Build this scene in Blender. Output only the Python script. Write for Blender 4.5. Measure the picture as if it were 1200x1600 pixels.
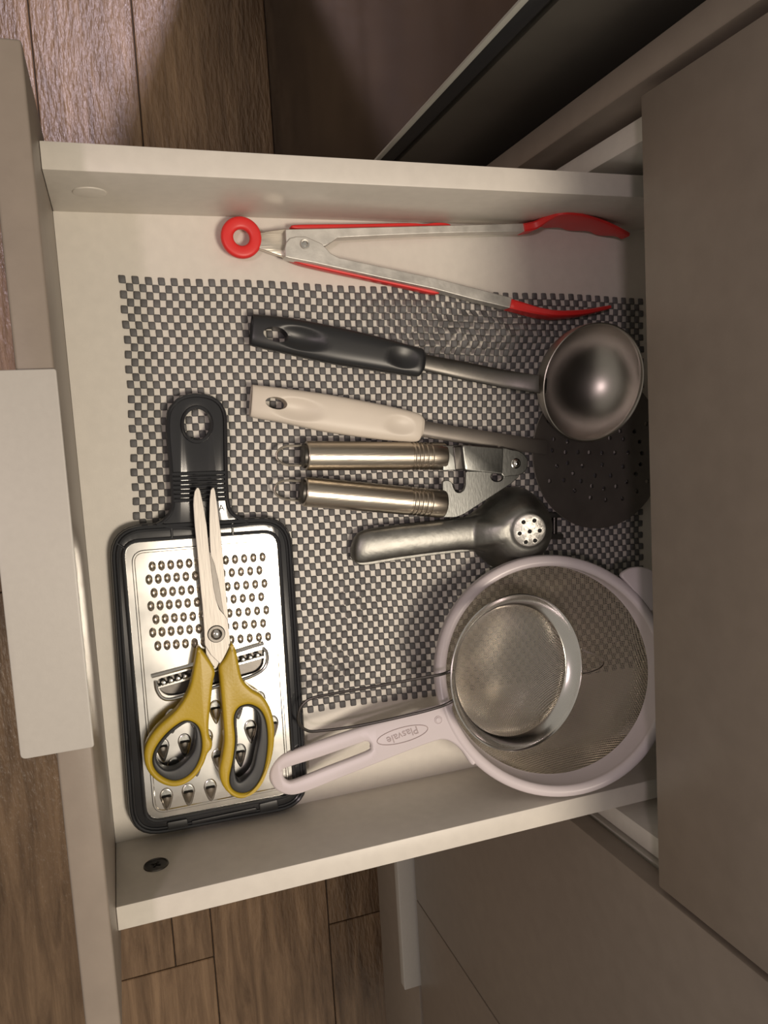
import bpy, bmesh, math, random
from mathutils import Vector, Matrix, noise
from mathutils.geometry import tessellate_polygon
random.seed(4)
for o in list(bpy.data.objects): bpy.data.objects.remove(o, do_unlink=True)
SC = bpy.context.scene; COL = SC.collection
# ------------------------------------------------------------------ camera
CAMP = Vector((0.15455, 0.02466, 0.56601))
ROWS = [Vector((0.05834966, 0.94379484, 0.32534078)), Vector((0.99280395, -0.0889989, 0.08012192)), Vector((0.10457362, 0.31832453, -0.9421963))]
FPX = 1217.425
cd = bpy.data.cameras.new('camera'); cam = bpy.data.objects.new('camera', cd); COL.objects.link(cam)
r, d, f = ROWS
cam.matrix_world = Matrix(((r.x, -d.x, -f.x, CAMP.x), (r.y, -d.y, -f.y, CAMP.y), (r.z, -d.z, -f.z, CAMP.z), (0, 0, 0, 1)))
cd.sensor_fit = 'AUTO'; cd.sensor_width = 36; cd.lens = FPX / 1600 * 36; cd.clip_start = 0.01
SC.camera = cam
# ------------------------------------------------------------------ world, lamps, exposure
w = bpy.data.worlds.new('world'); SC.world = w; w.use_nodes = True
w.node_tree.nodes['Background'].inputs[0].default_value = (1.0, 0.91, 0.79, 1)
w.node_tree.nodes['Background'].inputs[1].default_value = 0.31
def area(name, loc, target, size, power, col, shape='DISK'):
    l = bpy.data.lights.new(name, 'AREA'); l.shape = shape; l.size = size; l.energy = power; l.color = col
    o = bpy.data.objects.new(name, l); COL.objects.link(o); o.location = loc
    o.rotation_euler = (Vector(target) - Vector(loc)).to_track_quat('-Z', 'Y').to_euler(); return o
area('ceiling_lamp_warm', (0.62, 0.50, 1.75), (0.2, 0.25, 0), 0.42, 18.5, (1.0, 0.87, 0.71))
area('ceiling_lamp_cool', (0.12, -0.60, 1.70), (0.2, 0.3, 0), 0.12, 4.2, (1.0, 0.80, 0.82))
sl = bpy.data.lights.new('side_spot', 'SPOT'); sl.energy = 115; sl.color = (0.92, 0.80, 0.95); sl.spot_size = math.radians(52); sl.spot_blend = 0.3; sl.shadow_soft_size = 0.03
so = bpy.data.objects.new('side_spot', sl); COL.objects.link(so); so.location = (-1.05, 0.46, 1.0)
so.rotation_euler = (Vector((-0.62, 0.0, -0.63)) - so.location).to_track_quat('-Z', 'Y').to_euler()
vs = SC.view_settings; vs.view_transform = 'Standard'; vs.look = 'None'; vs.exposure = 0.0; vs.gamma = 1; vs.use_curve_mapping = False

# ------------------------------------------------------------------ helpers
def ray(px, py): return (ROWS[0] * ((px - 600) / FPX) + ROWS[1] * ((py - 800) / FPX) + ROWS[2])
def on(px, py, z):
    k = ray(px, py); return CAMP + k * ((z - CAMP.z) / k.z)
def onpl(px, py, c, n):
    k = ray(px, py); return CAMP + k * ((c - CAMP).dot(n) / k.dot(n))
def mat(name, col, rough=0.5, metal=0.0, var=0.06, vscale=30, bump=0.0, bscale=200, stretch=(1, 1, 1), coat=0.0, spec=0.5, rvar=0.0):
    m = bpy.data.materials.new(name); m.use_nodes = True; nt = m.node_tree; b = nt.nodes['Principled BSDF']
    b.inputs['Roughness'].default_value = rough; b.inputs['Metallic'].default_value = metal
    b.inputs['Coat Weight'].default_value = coat; b.inputs['Specular IOR Level'].default_value = spec
    tc = nt.nodes.new('ShaderNodeTexCoord'); mp = nt.nodes.new('ShaderNodeMapping'); mp.inputs['Scale'].default_value = stretch
    nt.links.new(tc.outputs['Object'], mp.inputs[0])
    n = nt.nodes.new('ShaderNodeTexNoise'); n.inputs['Scale'].default_value = vscale; n.inputs['Detail'].default_value = 5
    nt.links.new(mp.outputs[0], n.inputs['Vector'])
    cr = nt.nodes.new('ShaderNodeValToRGB')
    cr.color_ramp.elements[0].position = 0.3; cr.color_ramp.elements[1].position = 0.7
    cr.color_ramp.elements[0].color = [c * (1 - var) for c in col] + [1]
    cr.color_ramp.elements[1].color = [min(1, c * (1 + var)) for c in col] + [1]
    nt.links.new(n.outputs['Fac'], cr.inputs[0]); nt.links.new(cr.outputs[0], b.inputs['Base Color'])
    if rvar:
        mr = nt.nodes.new('ShaderNodeMapRange'); mr.inputs['To Min'].default_value = max(0.02, rough - rvar); mr.inputs['To Max'].default_value = rough + rvar
        nt.links.new(n.outputs['Fac'], mr.inputs[0]); nt.links.new(mr.outputs[0], b.inputs['Roughness'])
    if bump:
        n2 = nt.nodes.new('ShaderNodeTexNoise'); n2.inputs['Scale'].default_value = bscale; n2.inputs['Detail'].default_value = 4
        nt.links.new(mp.outputs[0], n2.inputs['Vector'])
        bp = nt.nodes.new('ShaderNodeBump'); bp.inputs['Strength'].default_value = bump; bp.inputs['Distance'].default_value = 0.001
        nt.links.new(n2.outputs['Fac'], bp.inputs['Height']); nt.links.new(bp.outputs[0], b.inputs['Normal'])
    return m
def wood_mat():
    m = bpy.data.materials.new('wood_tile'); m.use_nodes = True; nt = m.node_tree; b = nt.nodes['Principled BSDF']; L = nt.links
    tc = nt.nodes.new('ShaderNodeTexCoord'); oi = nt.nodes.new('ShaderNodeObjectInfo')
    vm = nt.nodes.new('ShaderNodeVectorMath'); vm.operation = 'ADD'
    sc = nt.nodes.new('ShaderNodeVectorMath'); sc.operation = 'SCALE'; sc.inputs[3].default_value = 7.0
    L.new(oi.outputs['Location'], sc.inputs[0]); L.new(tc.outputs['Object'], vm.inputs[0]); L.new(sc.outputs[0], vm.inputs[1])
    mp = nt.nodes.new('ShaderNodeMapping'); mp.inputs['Scale'].default_value = (1.6, 16, 1); L.new(vm.outputs[0], mp.inputs[0])
    n = nt.nodes.new('ShaderNodeTexNoise'); n.inputs['Scale'].default_value = 3.5; n.inputs['Detail'].default_value = 9; n.inputs['Roughness'].default_value = 0.65; n.inputs['Distortion'].default_value = 0.6
    L.new(mp.outputs[0], n.inputs['Vector'])
    cr = nt.nodes.new('ShaderNodeValToRGB'); e = cr.color_ramp.elements
    e[0].position = 0.3; e[0].color = (0.105, 0.062, 0.033, 1); e[1].position = 0.72; e[1].color = (0.33, 0.215, 0.125, 1)
    x = e.new(0.5); x.color = (0.21, 0.132, 0.075, 1)
    L.new(n.outputs['Fac'], cr.inputs[0])
    hs = nt.nodes.new('ShaderNodeHueSaturation'); mr = nt.nodes.new('ShaderNodeMapRange'); mr.inputs['To Min'].default_value = 0.85; mr.inputs['To Max'].default_value = 1.15
    L.new(oi.outputs['Random'], mr.inputs[0]); L.new(mr.outputs[0], hs.inputs['Value']); L.new(cr.outputs[0], hs.inputs['Color']); L.new(hs.outputs[0], b.inputs['Base Color'])
    mp2 = nt.nodes.new('ShaderNodeMapping'); mp2.inputs['Scale'].default_value = (35, 130, 1); L.new(vm.outputs[0], mp2.inputs[0])
    n2 = nt.nodes.new('ShaderNodeTexNoise'); n2.inputs['Scale'].default_value = 1.6; n2.inputs['Detail'].default_value = 5; L.new(mp2.outputs[0], n2.inputs['Vector'])
    bp = nt.nodes.new('ShaderNodeBump'); bp.inputs['Strength'].default_value = 0.9; bp.inputs['Distance'].default_value = 0.003
    L.new(n2.outputs['Fac'], bp.inputs['Height']); L.new(bp.outputs[0], b.inputs['Normal'])
    b.inputs['Roughness'].default_value = 0.27
    return m
M = dict(
    white=mat('white_melamine', (0.71, 0.67, 0.605), 0.42, var=0.03, vscale=120, bump=0.05, bscale=900),
    taupe=mat('taupe_lacquer', (0.27, 0.226, 0.186), 0.40, var=0.05, vscale=60, bump=0.05, bscale=500),
    satin=mat('satin_painted_metal', (0.48, 0.455, 0.415), 0.38, metal=0.0, var=0.02, vscale=300, bump=0.03, bscale=800),
    wood=wood_mat(),
    grout=mat('grout', (0.05, 0.035, 0.025), 0.9),
    steel=mat('brushed_steel', (0.62, 0.57, 0.50), 0.30, 1, var=0.08, vscale=60, bump=0.12, bscale=60, stretch=(12, 1, 1), rvar=0.06),
    steel_y=mat('brushed_steel_handle', (0.58, 0.52, 0.44), 0.30, 1, var=0.06, vscale=40, bump=0.10, bscale=80, stretch=(14, 1, 1)),
    sheet=mat('polished_sheet_steel', (0.78, 0.765, 0.73), 0.20, 1, var=0.05, vscale=25, bump=0.05, bscale=40, rvar=0.07),
    arm=mat('scuffed_tong_steel', (0.60, 0.585, 0.55), 0.42, 0.72, var=0.16, vscale=70, bump=0.1, bscale=300, rvar=0.1),
    dark_steel=mat('dark_worn_steel', (0.115, 0.108, 0.10), 0.38, 1, var=0.10, vscale=40, bump=0.05, rvar=0.06),
    bowl=mat('satin_bowl_steel', (0.46, 0.435, 0.395), 0.34, 1, var=0.06, vscale=50, rvar=0.04),
    skim=mat('dark_dull_steel', (0.165, 0.148, 0.132), 0.40, 0.5, var=0.10, vscale=60),
    cast=mat('cast_aluminium', (0.28, 0.277, 0.26), 0.44, 1, var=0.15, vscale=90, bump=0.22, bscale=160, rvar=0.08),
    cast_bright=mat('worn_bright_aluminium', (0.80, 0.78, 0.73), 0.42, 0.8, var=0.15, vscale=200, bump=0.3, bscale=500),
    plate=mat('zinc_plated_steel', (0.27, 0.275, 0.265), 0.36, 1, var=0.12, vscale=60, bump=0.06, bscale=60, stretch=(4, 12, 1)),
    blade=mat('blade_steel', (0.43, 0.405, 0.37), 0.46, 0.65, var=0.06, vscale=70, bump=0.12, bscale=70, stretch=(1, 14, 1)),
    chrome=mat('chrome', (0.85, 0.82, 0.78), 0.12, 1, var=0.02),
    black=mat('black_gloss_plastic', (0.022, 0.023, 0.026), 0.17, var=0.1, coat=0.5),
    black_m=mat('black_satin_plastic', (0.018, 0.019, 0.021), 0.36, var=0.1),
    cream=mat('cream_plastic', (0.72, 0.65, 0.56), 0.42, var=0.03),
    lilac=mat('pale_lilac_plastic', (0.70, 0.635, 0.655), 0.30, var=0.02),
    red=mat('red_silicone', (0.74, 0.030, 0.028), 0.42, var=0.05),
    yellow=mat('mustard_plastic', (0.50, 0.345, 0.022), 0.38, var=0.05, bump=0.1, bscale=600),
    grey=mat('dark_grey_rubber', (0.035, 0.037, 0.040), 0.45, var=0.1),
    mesh=mat('wire_mesh_steel', (0.64, 0.58, 0.49), 0.38, 0.7, var=0.05),
    mesh_b=mat('bright_wire_mesh_steel', (0.66, 0.62, 0.57), 0.26, 0.95, var=0.05),
    liner=mat('grey_foam_rubber', (0.125, 0.123, 0.125), 0.55, var=0.18, vscale=90, bump=0.3, bscale=1500),
    dark=mat('black_and_shade', (0.01, 0.009, 0.008), 0.7),  # near-black oven parts, also painted shade inside small openings
    glass=mat('black_glass', (0.012, 0.009, 0.008), 0.09, var=0.05),
    appl=mat('dark_grey_enamel', (0.07, 0.064, 0.055), 0.38, var=0.05),
    edge=mat('pale_glass_edge', (0.42, 0.42, 0.38), 0.3),
    worktop=mat('dark_worktop', (0.10, 0.085, 0.07), 0.4, var=0.2, vscale=300),
    engr=mat('engraved_lilac', (0.46, 0.38, 0.38), 0.5),
    white_lab=mat('grey_print', (0.12, 0.12, 0.12), 0.5),
)
def props(o, label=None, cat=None, group=None, kind=None):
    if label: o['label'] = label
    if cat: o['category'] = cat
    if group: o['group'] = group
    if kind: o['kind'] = kind
    return o
ORG = {}
def thing(name, label, cat, loc, group=None):
    o = bpy.data.objects.new(name, None); COL.objects.link(o); o.location = loc; o.empty_display_size = 0.02
    ORG[o.name] = Vector(loc); return props(o, label, cat, group)
def finish(name, bm, m, parent=None, smooth=True, label=None, kind=None, org=None, angle=0.6, recalc=True):
    """bm in world coordinates -> one mesh object whose origin is org (or its parent's origin)"""
    if recalc: bmesh.ops.recalc_face_normals(bm, faces=bm.faces)
    if org is None: org = ORG[parent.name] if parent else Vector((0, 0, 0))
    org = Vector(org)
    bmesh.ops.translate(bm, verts=bm.verts, vec=-org)
    me = bpy.data.meshes.new(name); bm.to_mesh(me); bm.free()
    for mm in (m if isinstance(m, (list, tuple)) else [m]): me.materials.append(mm)
    if smooth:
        me.polygons.foreach_set('use_smooth', [True] * len(me.polygons))
        try: me.set_sharp_from_angle(angle=angle)
        except Exception: pass
    o = bpy.data.objects.new(name, me); COL.objects.link(o)
    if parent: o.parent = parent; o.location = org - ORG[parent.name]
    else: o.location = org
    ORG[o.name] = org
    return props(o, label, None, None, kind)
def box(bm, x0, x1, y0, y1, z0, z1, b=0.0, seg=2):
    vs_ = [bm.verts.new((x, y, z)) for x in (x0, x1) for y in (y0, y1) for z in (z0, z1)]
    fs = [bm.faces.new([vs_[i] for i in q]) for q in ((0, 1, 3, 2), (4, 6, 7, 5), (0, 4, 5, 1), (2, 3, 7, 6), (0, 2, 6, 4), (1, 5, 7, 3))]
    if b:
        es = list({e for f_ in fs for e in f_.edges})
        bmesh.ops.bevel(bm, geom=es, offset=b, segments=seg, affect='EDGES', profile=0.5)
    return bm
def bx(*a, **k): return box(bmesh.new(), *a, **k)
def smooth_loop(pts, n=6, closed=True):
    out = []; N = len(pts)
    rng = range(N) if closed else range(N - 1)
    for i in rng:
        g = (lambda j: pts[j % N]) if closed else (lambda j: pts[max(0, min(N - 1, j))])
        p0, p1, p2, p3 = g(i - 1), g(i), g(i + 1), g(i + 2)
        for k in range(n):
            t = k / n
            out.append(tuple(0.5 * ((2 * b) + (-a + c) * t + (2 * a - 5 * b + 4 * c - d_) * t * t + (-a + 3 * b - 3 * c + d_) * t ** 3) for a, b, c, d_ in zip(p0, p1, p2, p3)))
    if not closed: out.append(tuple(pts[-1]))
    return out
def round_poly(pts, rads, n=5):
    """polygon with rounded corners; rads one number or per corner"""
    out = []; N = len(pts)
    if not isinstance(rads, (list, tuple)): rads = [rads] * N
    for i in range(N):
        p = Vector(pts[i][:2]); a = Vector(pts[i - 1][:2]); b = Vector(pts[(i + 1) % N][:2]); rr = rads[i]
        if rr <= 0: out.append((p.x, p.y)); continue
        u = (a - p).normalized(); v = (b - p).normalized()
        rr = min(rr, (a - p).length * 0.49, (b - p).length * 0.49)
        for k in range(n + 1):
            t = k / n; q = (p + u * rr) * (1 - t) ** 2 + p * 2 * t * (1 - t) + (p + v * rr) * t * t
            out.append((q.x, q.y))
    return out
def area2(l): return sum(l[i - 1][0] * l[i][1] - l[i][0] * l[i - 1][1] for i in range(len(l)))
def offs(l, dd):
    N = len(l); out = []
    for i in range(N):
        a = Vector(l[i - 1][:2]); p = Vector(l[i][:2]); b = Vector(l[(i + 1) % N][:2])
        u = (p - a); v = (b - p)
        n1 = Vector((-u.y, u.x)).normalized() if u.length > 1e-9 else Vector((0, 0)); n2 = Vector((-v.y, v.x)).normalized() if v.length > 1e-9 else n1
        n_ = n1 + n2
        if n_.length < 1e-6: n_ = n1
        n_.normalize(); k = 1 / max(0.5, n_.dot(n1)) if n1.length else 1
        out.append((p.x + n_.x * dd * k, p.y + n_.y * dd * k))
    return out
def plate(outlines, z0, z1, b=0.0005, steps=3, lift=None, bm=None, botbevel=True):
    """solid plate with holes and rounded rims. outlines[0] is the outside, the rest are holes"""
    bm = bm or bmesh.new(); ls = []
    for i, l in enumerate(outlines):
        l = [tuple(p[:2]) for p in l]
        if (area2(l) > 0) != (i == 0): l = l[::-1]
        ls.append(l)
    prof = []
    for k in range(steps + 1):
        th = math.pi / 2 * k / steps; prof.append((b * (1 - math.cos(th)), z1 - b + b * math.sin(th)))
    low = [(i_, z0 + (z1 - z_)) for i_, z_ in prof][::-1] if botbevel else [(0, z0)]
    prof = low + prof
    rings = [[[bm.verts.new((x, y, zz)) for x, y in offs(l, ins)] for l in ls] for ins, zz in prof]
    for a, c in zip(rings[:-1], rings[1:]):
        for la, lc in zip(a, c):
            n = len(la)
            for i in range(n):
                try: bm.faces.new((la[i], la[(i + 1) % n], lc[(i + 1) % n], lc[i]))
                except ValueError: pass
    for ring, flip in ((rings[0], True), (rings[-1], False)):
        flat = [v for l in ring for v in l]
        for t in tessellate_polygon([[v.co.copy() for v in l] for l in ring]):
            try: bm.faces.new([flat[i] for i in (t if not flip else t[::-1])])
            except ValueError: pass
    if lift:
        for v in {v for rg in rings for l in rg for v in l}: v.co.z += lift(v.co.x, v.co.y)
    return bm
def tube(path, rad, seg=8, closed=False, bm=None, flat=1.0, caps=True):
    bm = bm or bmesh.new(); P = [Vector(p) for p in path]; N = len(P); rings = []
    up = Vector((0, 0, 1))
    for i in range(N):
        if closed: t = P[(i + 1) % N] - P[i - 1]
        else: t = P[min(N - 1, i + 1)] - P[max(0, i - 1)]
        t.normalize(); s = t.cross(up)
        if s.length < 1e-3: s = t.cross(Vector((1, 0, 0)))
        s.normalize(); q = s.cross(t)
        rr = rad[i] if isinstance(rad, (list, tuple)) else rad
        rings.append([bm.verts.new(P[i] + s * math.cos(a) * rr + q * math.sin(a) * rr * flat) for a in [2 * math.pi * k / seg for k in range(seg)]])
    for i in range(N if closed else N - 1):
        a, c = rings[i], rings[(i + 1) % N]
        for k in range(seg): bm.faces.new((a[k], a[(k + 1) % seg], c[(k + 1) % seg], c[k]))
    if not closed and caps:
        bm.faces.new(rings[0]); bm.faces.new(rings[-1][::-1])
    return bm
def frame_of(n, xdir=(0, 1, 0)):
    n = Vector(n).normalized(); e1 = Vector(xdir); e1 = (e1 - n * e1.dot(n)).normalized(); e2 = n.cross(e1); return e1, e2, n
def lathe(prof, c, n=(0, 0, 1), seg=48, bm=None, closed=False, sx=1.0, sy=1.0):
    """prof list of (radius, height along n)"""
    bm = bm or bmesh.new(); e1, e2, n = frame_of(n); c = Vector(c); rings = []
    for rr, h in prof:
        if rr < 1e-7: rings.append([bm.verts.new(c + n * h)])
        else: rings.append([bm.verts.new(c + n * h + e1 * rr * sx * math.cos(2 * math.pi * k / seg) + e2 * rr * sy * math.sin(2 * math.pi * k / seg)) for k in range(seg)])
    pr_ = list(zip(rings[:-1], rings[1:])) + ([(rings[-1], rings[0])] if closed else [])
    for a, b_ in pr_:
        if len(a) == 1 and len(b_) == 1: continue
        for k in range(seg):
            k2 = (k + 1) % seg
            if len(a) == 1: bm.faces.new((a[0], b_[k2], b_[k]))
            elif len(b_) == 1: bm.faces.new((a[k], a[k2], b_[0]))
            else: bm.faces.new((a[k], a[k2], b_[k2], b_[k]))
    return bm
def body(stations, n=24, p=3.0, sub=5, bm=None, caps=True, dent=None, interp=True):
    """loft: stations (pxA, pxB, z centre, thickness) = the two visible edges of a bar in the drawer"""
    S = []
    for a, b_, zc, th in stations:
        A = on(a[0], a[1], zc); B = on(b_[0], b_[1], zc); S.append((*A, *B, th))
    if interp: S = smooth_loop(S, sub, closed=False)
    bm = bm or bmesh.new(); rings = []
    for q in S:
        A = Vector(q[0:3]); B = Vector(q[3:6]); th = q[6]; C = (A + B) / 2; hw = (B - A) / 2; ring = []
        for k in range(n):
            a = 2 * math.pi * k / n; ca, sa = math.cos(a), math.sin(a)
            u = math.copysign(abs(ca) ** (2 / p), ca); v = math.copysign(abs(sa) ** (2 / p), sa)
            co = C + hw * u + Vector((0, 0, th / 2 * v)); ring.append(bm.verts.new(co))
        rings.append(ring)
    for a, c in zip(rings[:-1], rings[1:]):
        for k in range(n): bm.faces.new((a[k], a[(k + 1) % n], c[(k + 1) % n], c[k]))
    if caps:
        for rg, sgn in ((rings[0], 1), (rings[-1], -1)):
            nb = rings[1] if sgn == 1 else rings[-2]
            C = sum((v.co for v in rg), Vector()) / n; Cn = sum((v.co for v in nb), Vector()) / n
            dirv = (C - Cn).normalized()
            e = min((rg[0].co - C).length, 0.002)
            inner = [bm.verts.new(C + (v.co - C) * 0.82 + dirv * e * 0.7) for v in rg]
            for k in range(n): bm.faces.new((rg[k], rg[(k + 1) % n], inner[(k + 1) % n], inner[k]))
            bm.faces.new(inner)
    if dent:
        for v in bm.verts: dent(v)
    return bm
def cut(o, cutter_bm):
    """real boolean cut, applied"""
    bmesh.ops.recalc_face_normals(cutter_bm, faces=cutter_bm.faces)
    me = bpy.data.meshes.new('cutter'); cutter_bm.to_mesh(me); cutter_bm.free()
    c = bpy.data.objects.new('cutter', me); COL.objects.link(c)
    bpy.context.view_layer.update()
    md = o.modifiers.new('b', 'BOOLEAN'); md.operation = 'DIFFERENCE'; md.object = c; md.solver = 'EXACT'
    dg = bpy.context.evaluated_depsgraph_get(); dg.update()
    nm = bpy.data.meshes.new_from_object(o.evaluated_get(dg)); o.modifiers.clear()
    nm.name = o.data.name + '_cut'
    if len(nm.polygons): o.data = nm
    bpy.data.objects.remove(c, do_unlink=True)
    o.data.polygons.foreach_set('use_smooth', [True] * len(o.data.polygons))
    try: o.data.set_sharp_from_angle(angle=0.6)
    except Exception: pass
def ell(cx, cy, rx, ry, ang, z, n=28):
    return [tuple(on(cx + rx * math.cos(t) * math.cos(ang) - ry * math.sin(t) * math.sin(ang), cy + rx * math.cos(t) * math.sin(ang) + ry * math.sin(t) * math.cos(ang), z))[:2] for t in [2 * math.pi * k / n for k in range(n)]]
def P2(pts, z): return [tuple(on(x, y, z))[:2] for x, y in pts]
def P2s(pts, z, n=5): return smooth_loop(P2(pts, z), n)

W, H, T, HF, TF, D, B = 0.4356, 0.082, 0.0155, 0.1427, 0.018, 0.3492, 0.145
A = 0.0403
ZF = -0.63   # floor
# ------------------------------------------------------------------ floor of wood-look planks
fl = finish('floor', bx(-2.2, 2.6, -1.9, 1.2, ZF - 0.05, ZF - 0.004), M['grout'], org=(0, 0, ZF)); fl['kind'] = 'structure'
def plank(x0, x1, y0, y1):
    g = 0.0009
    c = ((x0 + x1) / 2, (y0 + y1) / 2, ZF)
    finish('plank', bx(x0 + g, x1 - g, y0 + g, y1 - g, ZF - 0.006, ZF, b=0.0012, seg=1), M['wood'], fl, org=c)
strips = {
 -0.466: [-1.6, -0.2, 1.0, 2.2], -0.277: [-1.2, 0.35, 1.55],
 0.101: [-1.3, -0.62, 0.40, 1.45], 0.290: [-1.5, -0.2, 0.967, 2.1], 0.479: [-1.2, 0.3, 1.5]}
for y, js in strips.items():
    for a, b_ in zip(js[:-1], js[1:]): plank(a, b_, y, y + 0.189)
for a, b_, s in ((-1.3, 0.15, -0.033), (0.15, 0.969, 0.042)):
    plank(a, b_, -0.088, s); plank(a, b_, s, 0.101)
plank(0.969, 2.1, -0.088, 0.101)
plank(-1.3, -0.2, -0.655, -0.466); plank(-0.2, 1.1, -0.655, -0.466)

# ------------------------------------------------------------------ our cabinet with its open drawer
cab = thing('kitchen_cabinet', 'taupe kitchen cabinet unit whose middle drawer of utensils is pulled open', 'cabinet', (W / 2, D + 0.25, ZF))
for x0, x1 in ((-A, -A + 0.0155), (W + A - 0.0155, W + A)):
    finish('side_panel', bx(x0, x1, D + 0.0215, D + 0.56, ZF + 0.1, 0.26, b=0.0006), M['white'], cab)
finish('back_panel', bx(-A + 0.016, W + A - 0.016, D + 0.55, D + 0.556, ZF + 0.1, 0.26), M['white'], cab)
finish('bottom_panel', bx(-A + 0.016, W + A - 0.016, D + 0.0215, D + 0.549, ZF + 0.1, ZF + 0.116), M['white'], cab)
for x in (-A + 0.0165, W + A - 0.0275):
    finish('drawer_runner', bx(x, x + 0.008, D + 0.022, D + 0.50, 0.012, 0.050, b=0.001), M['plate'], cab, label='grey metal drawer runner')
finish('screw', lathe([(0, 0.0008), (0.0022, 0.0006), (0.0026, 0)], (-A + 0.008, D + 0.0214, 0.075), n=(0, -1, 0), seg=14), M['plate'], cab)
finish('kick_board', bx(-A, W + A, D + 0.06, D + 0.076, ZF, ZF + 0.099), M['taupe'], cab)
finish('upper_drawer_front', bx(-A, W + A, D, D + TF, B, 0.259, b=0.0010), M['taupe'], cab)
finish('lower_drawer_front', bx(-A, W + A, D, D + TF, -0.53, -0.016, b=0.0010), M['taupe'], cab)
# the open drawer: bottom board is the mesh, all else its sub-parts
dr = finish('drawer', bx(-0.0, W, 0, 0.47, -0.012, 0), M['white'], cab, org=(W / 2, 0.2, 0), label='pulled-out white drawer holding the utensils')
finish('side_board', bx(-T, 0, 0, 0.50, -0.018, H, b=0.0007), M['white'], dr)
finish('side_board', bx(W, W + T, 0, 0.50, -0.018, H, b=0.0007), M['white'], dr)
finish('back_board', bx(0, W, 0.4705, 0.4855, -0.012, 0.07, b=0.0007), M['white'], dr)
finish('front_panel', bx(-A, W + A, -TF, -0.0002, -0.02, HF, b=0.0016, seg=3), M['taupe'], dr, label='taupe front panel')
hb = bmesh.new()
pts = round_poly([(0.1150, 0.0006), (0.1150, -0.0345), (0.3095, -0.0345), (0.3095, 0.0006)], [0.0015, 0.003, 0.003, 0.0015])
plate([pts], HF + 0.0001, HF + 0.0024, 0.0006, bm=hb)
box(hb, 0.1165, 0.308, -0.0345, -0.0325, HF - 0.012, HF + 0.0005, 0.0006)
finish('handle', hb, M['satin'], dr, label='off-white tab pull along the front edge')
for x, z in ((0.1262, 0.0445), (0.3150, 0.0497)):
    finish('screw_hole', lathe([(0, 0.0002), (0.0035, 0.0003), (0.0042, 0.0009), (0.0048, 0.0003), (0.0050, -0.0001)], (x, 0, z), n=(0, 1, 0), seg=20, sy=0.7), M['dark_steel'], dr)
finish('cover_cap', lathe([(0, 0.0009), (0.0088, 0.0009), (0.0097, 0.0006), (0.0101, -0.0002)], (0, 0.0238, 0.0442), n=(1, 0, 0), seg=40), M['white'], dr, label='white round cover cap')
finish('cam_lock', lathe([(0, 0.0004), (0.0070, 0.0004), (0.0072, 0.0009), (0.0080, 0.0008), (0.0083, -0.0002)], (W, 0.0257, 0.0425), n=(-1, 0, 0), seg=40), M['dark_steel'], dr, label='dark metal cam lock with a cross slot')
cb = bmesh.new()
for a in (0.5, 0.5 + math.pi / 2):
    u = Vector((0, math.cos(a), math.sin(a))); v = Vector((0, -math.sin(a), math.cos(a))); c = Vector((W - 0.0007, 0.0257, 0.0425))
    q = [c + u * s * 0.0032 + v * t * 0.0006 for s, t in ((-1, -1), (1, -1), (1, 1), (-1, 1))]
    lo = [bm_ for bm_ in (cb.verts.new(p) for p in q)]; hi = [cb.verts.new(p + Vector((-0.0002, 0, 0))) for p in q]
    cb.faces.new(hi); [cb.faces.new((lo[i], lo[(i + 1) % 4], hi[(i + 1) % 4], hi[i])) for i in range(4)]
finish('cross_slot_shade', cb, M['dark'], dr, smooth=False)  # flat black cross, shade of the slot put in as colour

# ------------------------------------------------------------------ end panel, appliance, neighbour cabinet, worktop
ep = finish('end_panel', bx(-0.0675, -0.0480, D, D + 0.56, ZF, 0.259, b=0.0012), M['taupe'], org=(-0.058, D, ZF))
props(ep, 'narrow taupe upright end panel between the black oven and the drawer cabinet', 'panel')
AX, AY = -0.088, 0.2702
ov = thing('oven', 'freestanding black oven with glossy glass front standing left of the cabinets', 'oven', ((AX - 0.6 + AX) / 2, AY + 0.3, ZF))
finish('body', bx(AX - 0.598, AX - 0.002, AY + 0.024, AY + 0.60, ZF + 0.03, 0.255, b=0.003), M['appl'], ov, label='dark grey enamelled body')
finish('gasket', bx(AX - 0.597, AX - 0.006, AY + 0.0185, AY + 0.0238, ZF + 0.09, 0.25), M['dark'], ov)
finish('door', bx(AX - 0.60, AX - 0.001, AY + 0.0042, AY + 0.018, ZF + 0.09, 0.252, b=0.001), M['black_m'], ov)
finish('door_glass', bx(AX - 0.60, AX - 0.0022, AY, AY + 0.004, ZF + 0.09, 0.252), M['glass'], ov, label='glossy black door glass')
finish('edge_trim', bx(AX - 0.002, AX, AY - 0.0004, AY + 0.0042, ZF + 0.09, 0.252, b=0.0004), M['edge'], ov, label='pale bright door edge trim')
finish('plinth', bx(AX - 0.58, AX - 0.02, AY + 0.05, AY + 0.55, ZF, ZF + 0.029), M['dark'], ov)

nb = thing('kitchen_cabinet', 'taupe cabinet right of the open drawer with two doors above one wide drawer', 'cabinet', (0.81, D + 0.25, ZF))
X0, XG, X1 = 0.4806, 0.7770, 1.138
for x0, x1 in ((X0, X0 + 0.0155), (X1 - 0.0155, X1)):
    finish('side_panel', bx(x0, x1, D + 0.0215, D + 0.56, ZF + 0.1, 0.26), M['white'], nb)
finish('bottom_panel', bx(X0 + 0.016, X1 - 0.016, D + 0.0215, D + 0.549, ZF + 0.1, ZF + 0.116), M['white'], nb)
finish('door', bx(X0, XG - 0.0012, D, D + TF, -0.3555, 0.259, b=0.0010), M['taupe'], nb)
finish('door', bx(XG + 0.0012, X1, D, D + TF, -0.3555, 0.259, b=0.0010), M['taupe'], nb)
ld = finish('drawer', bx(X0, X1, D, D + TF, -0.53, -0.3645, b=0.0010), M['taupe'], nb, org=(0.81, D, -0.45))
hb = bmesh.new()
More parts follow.
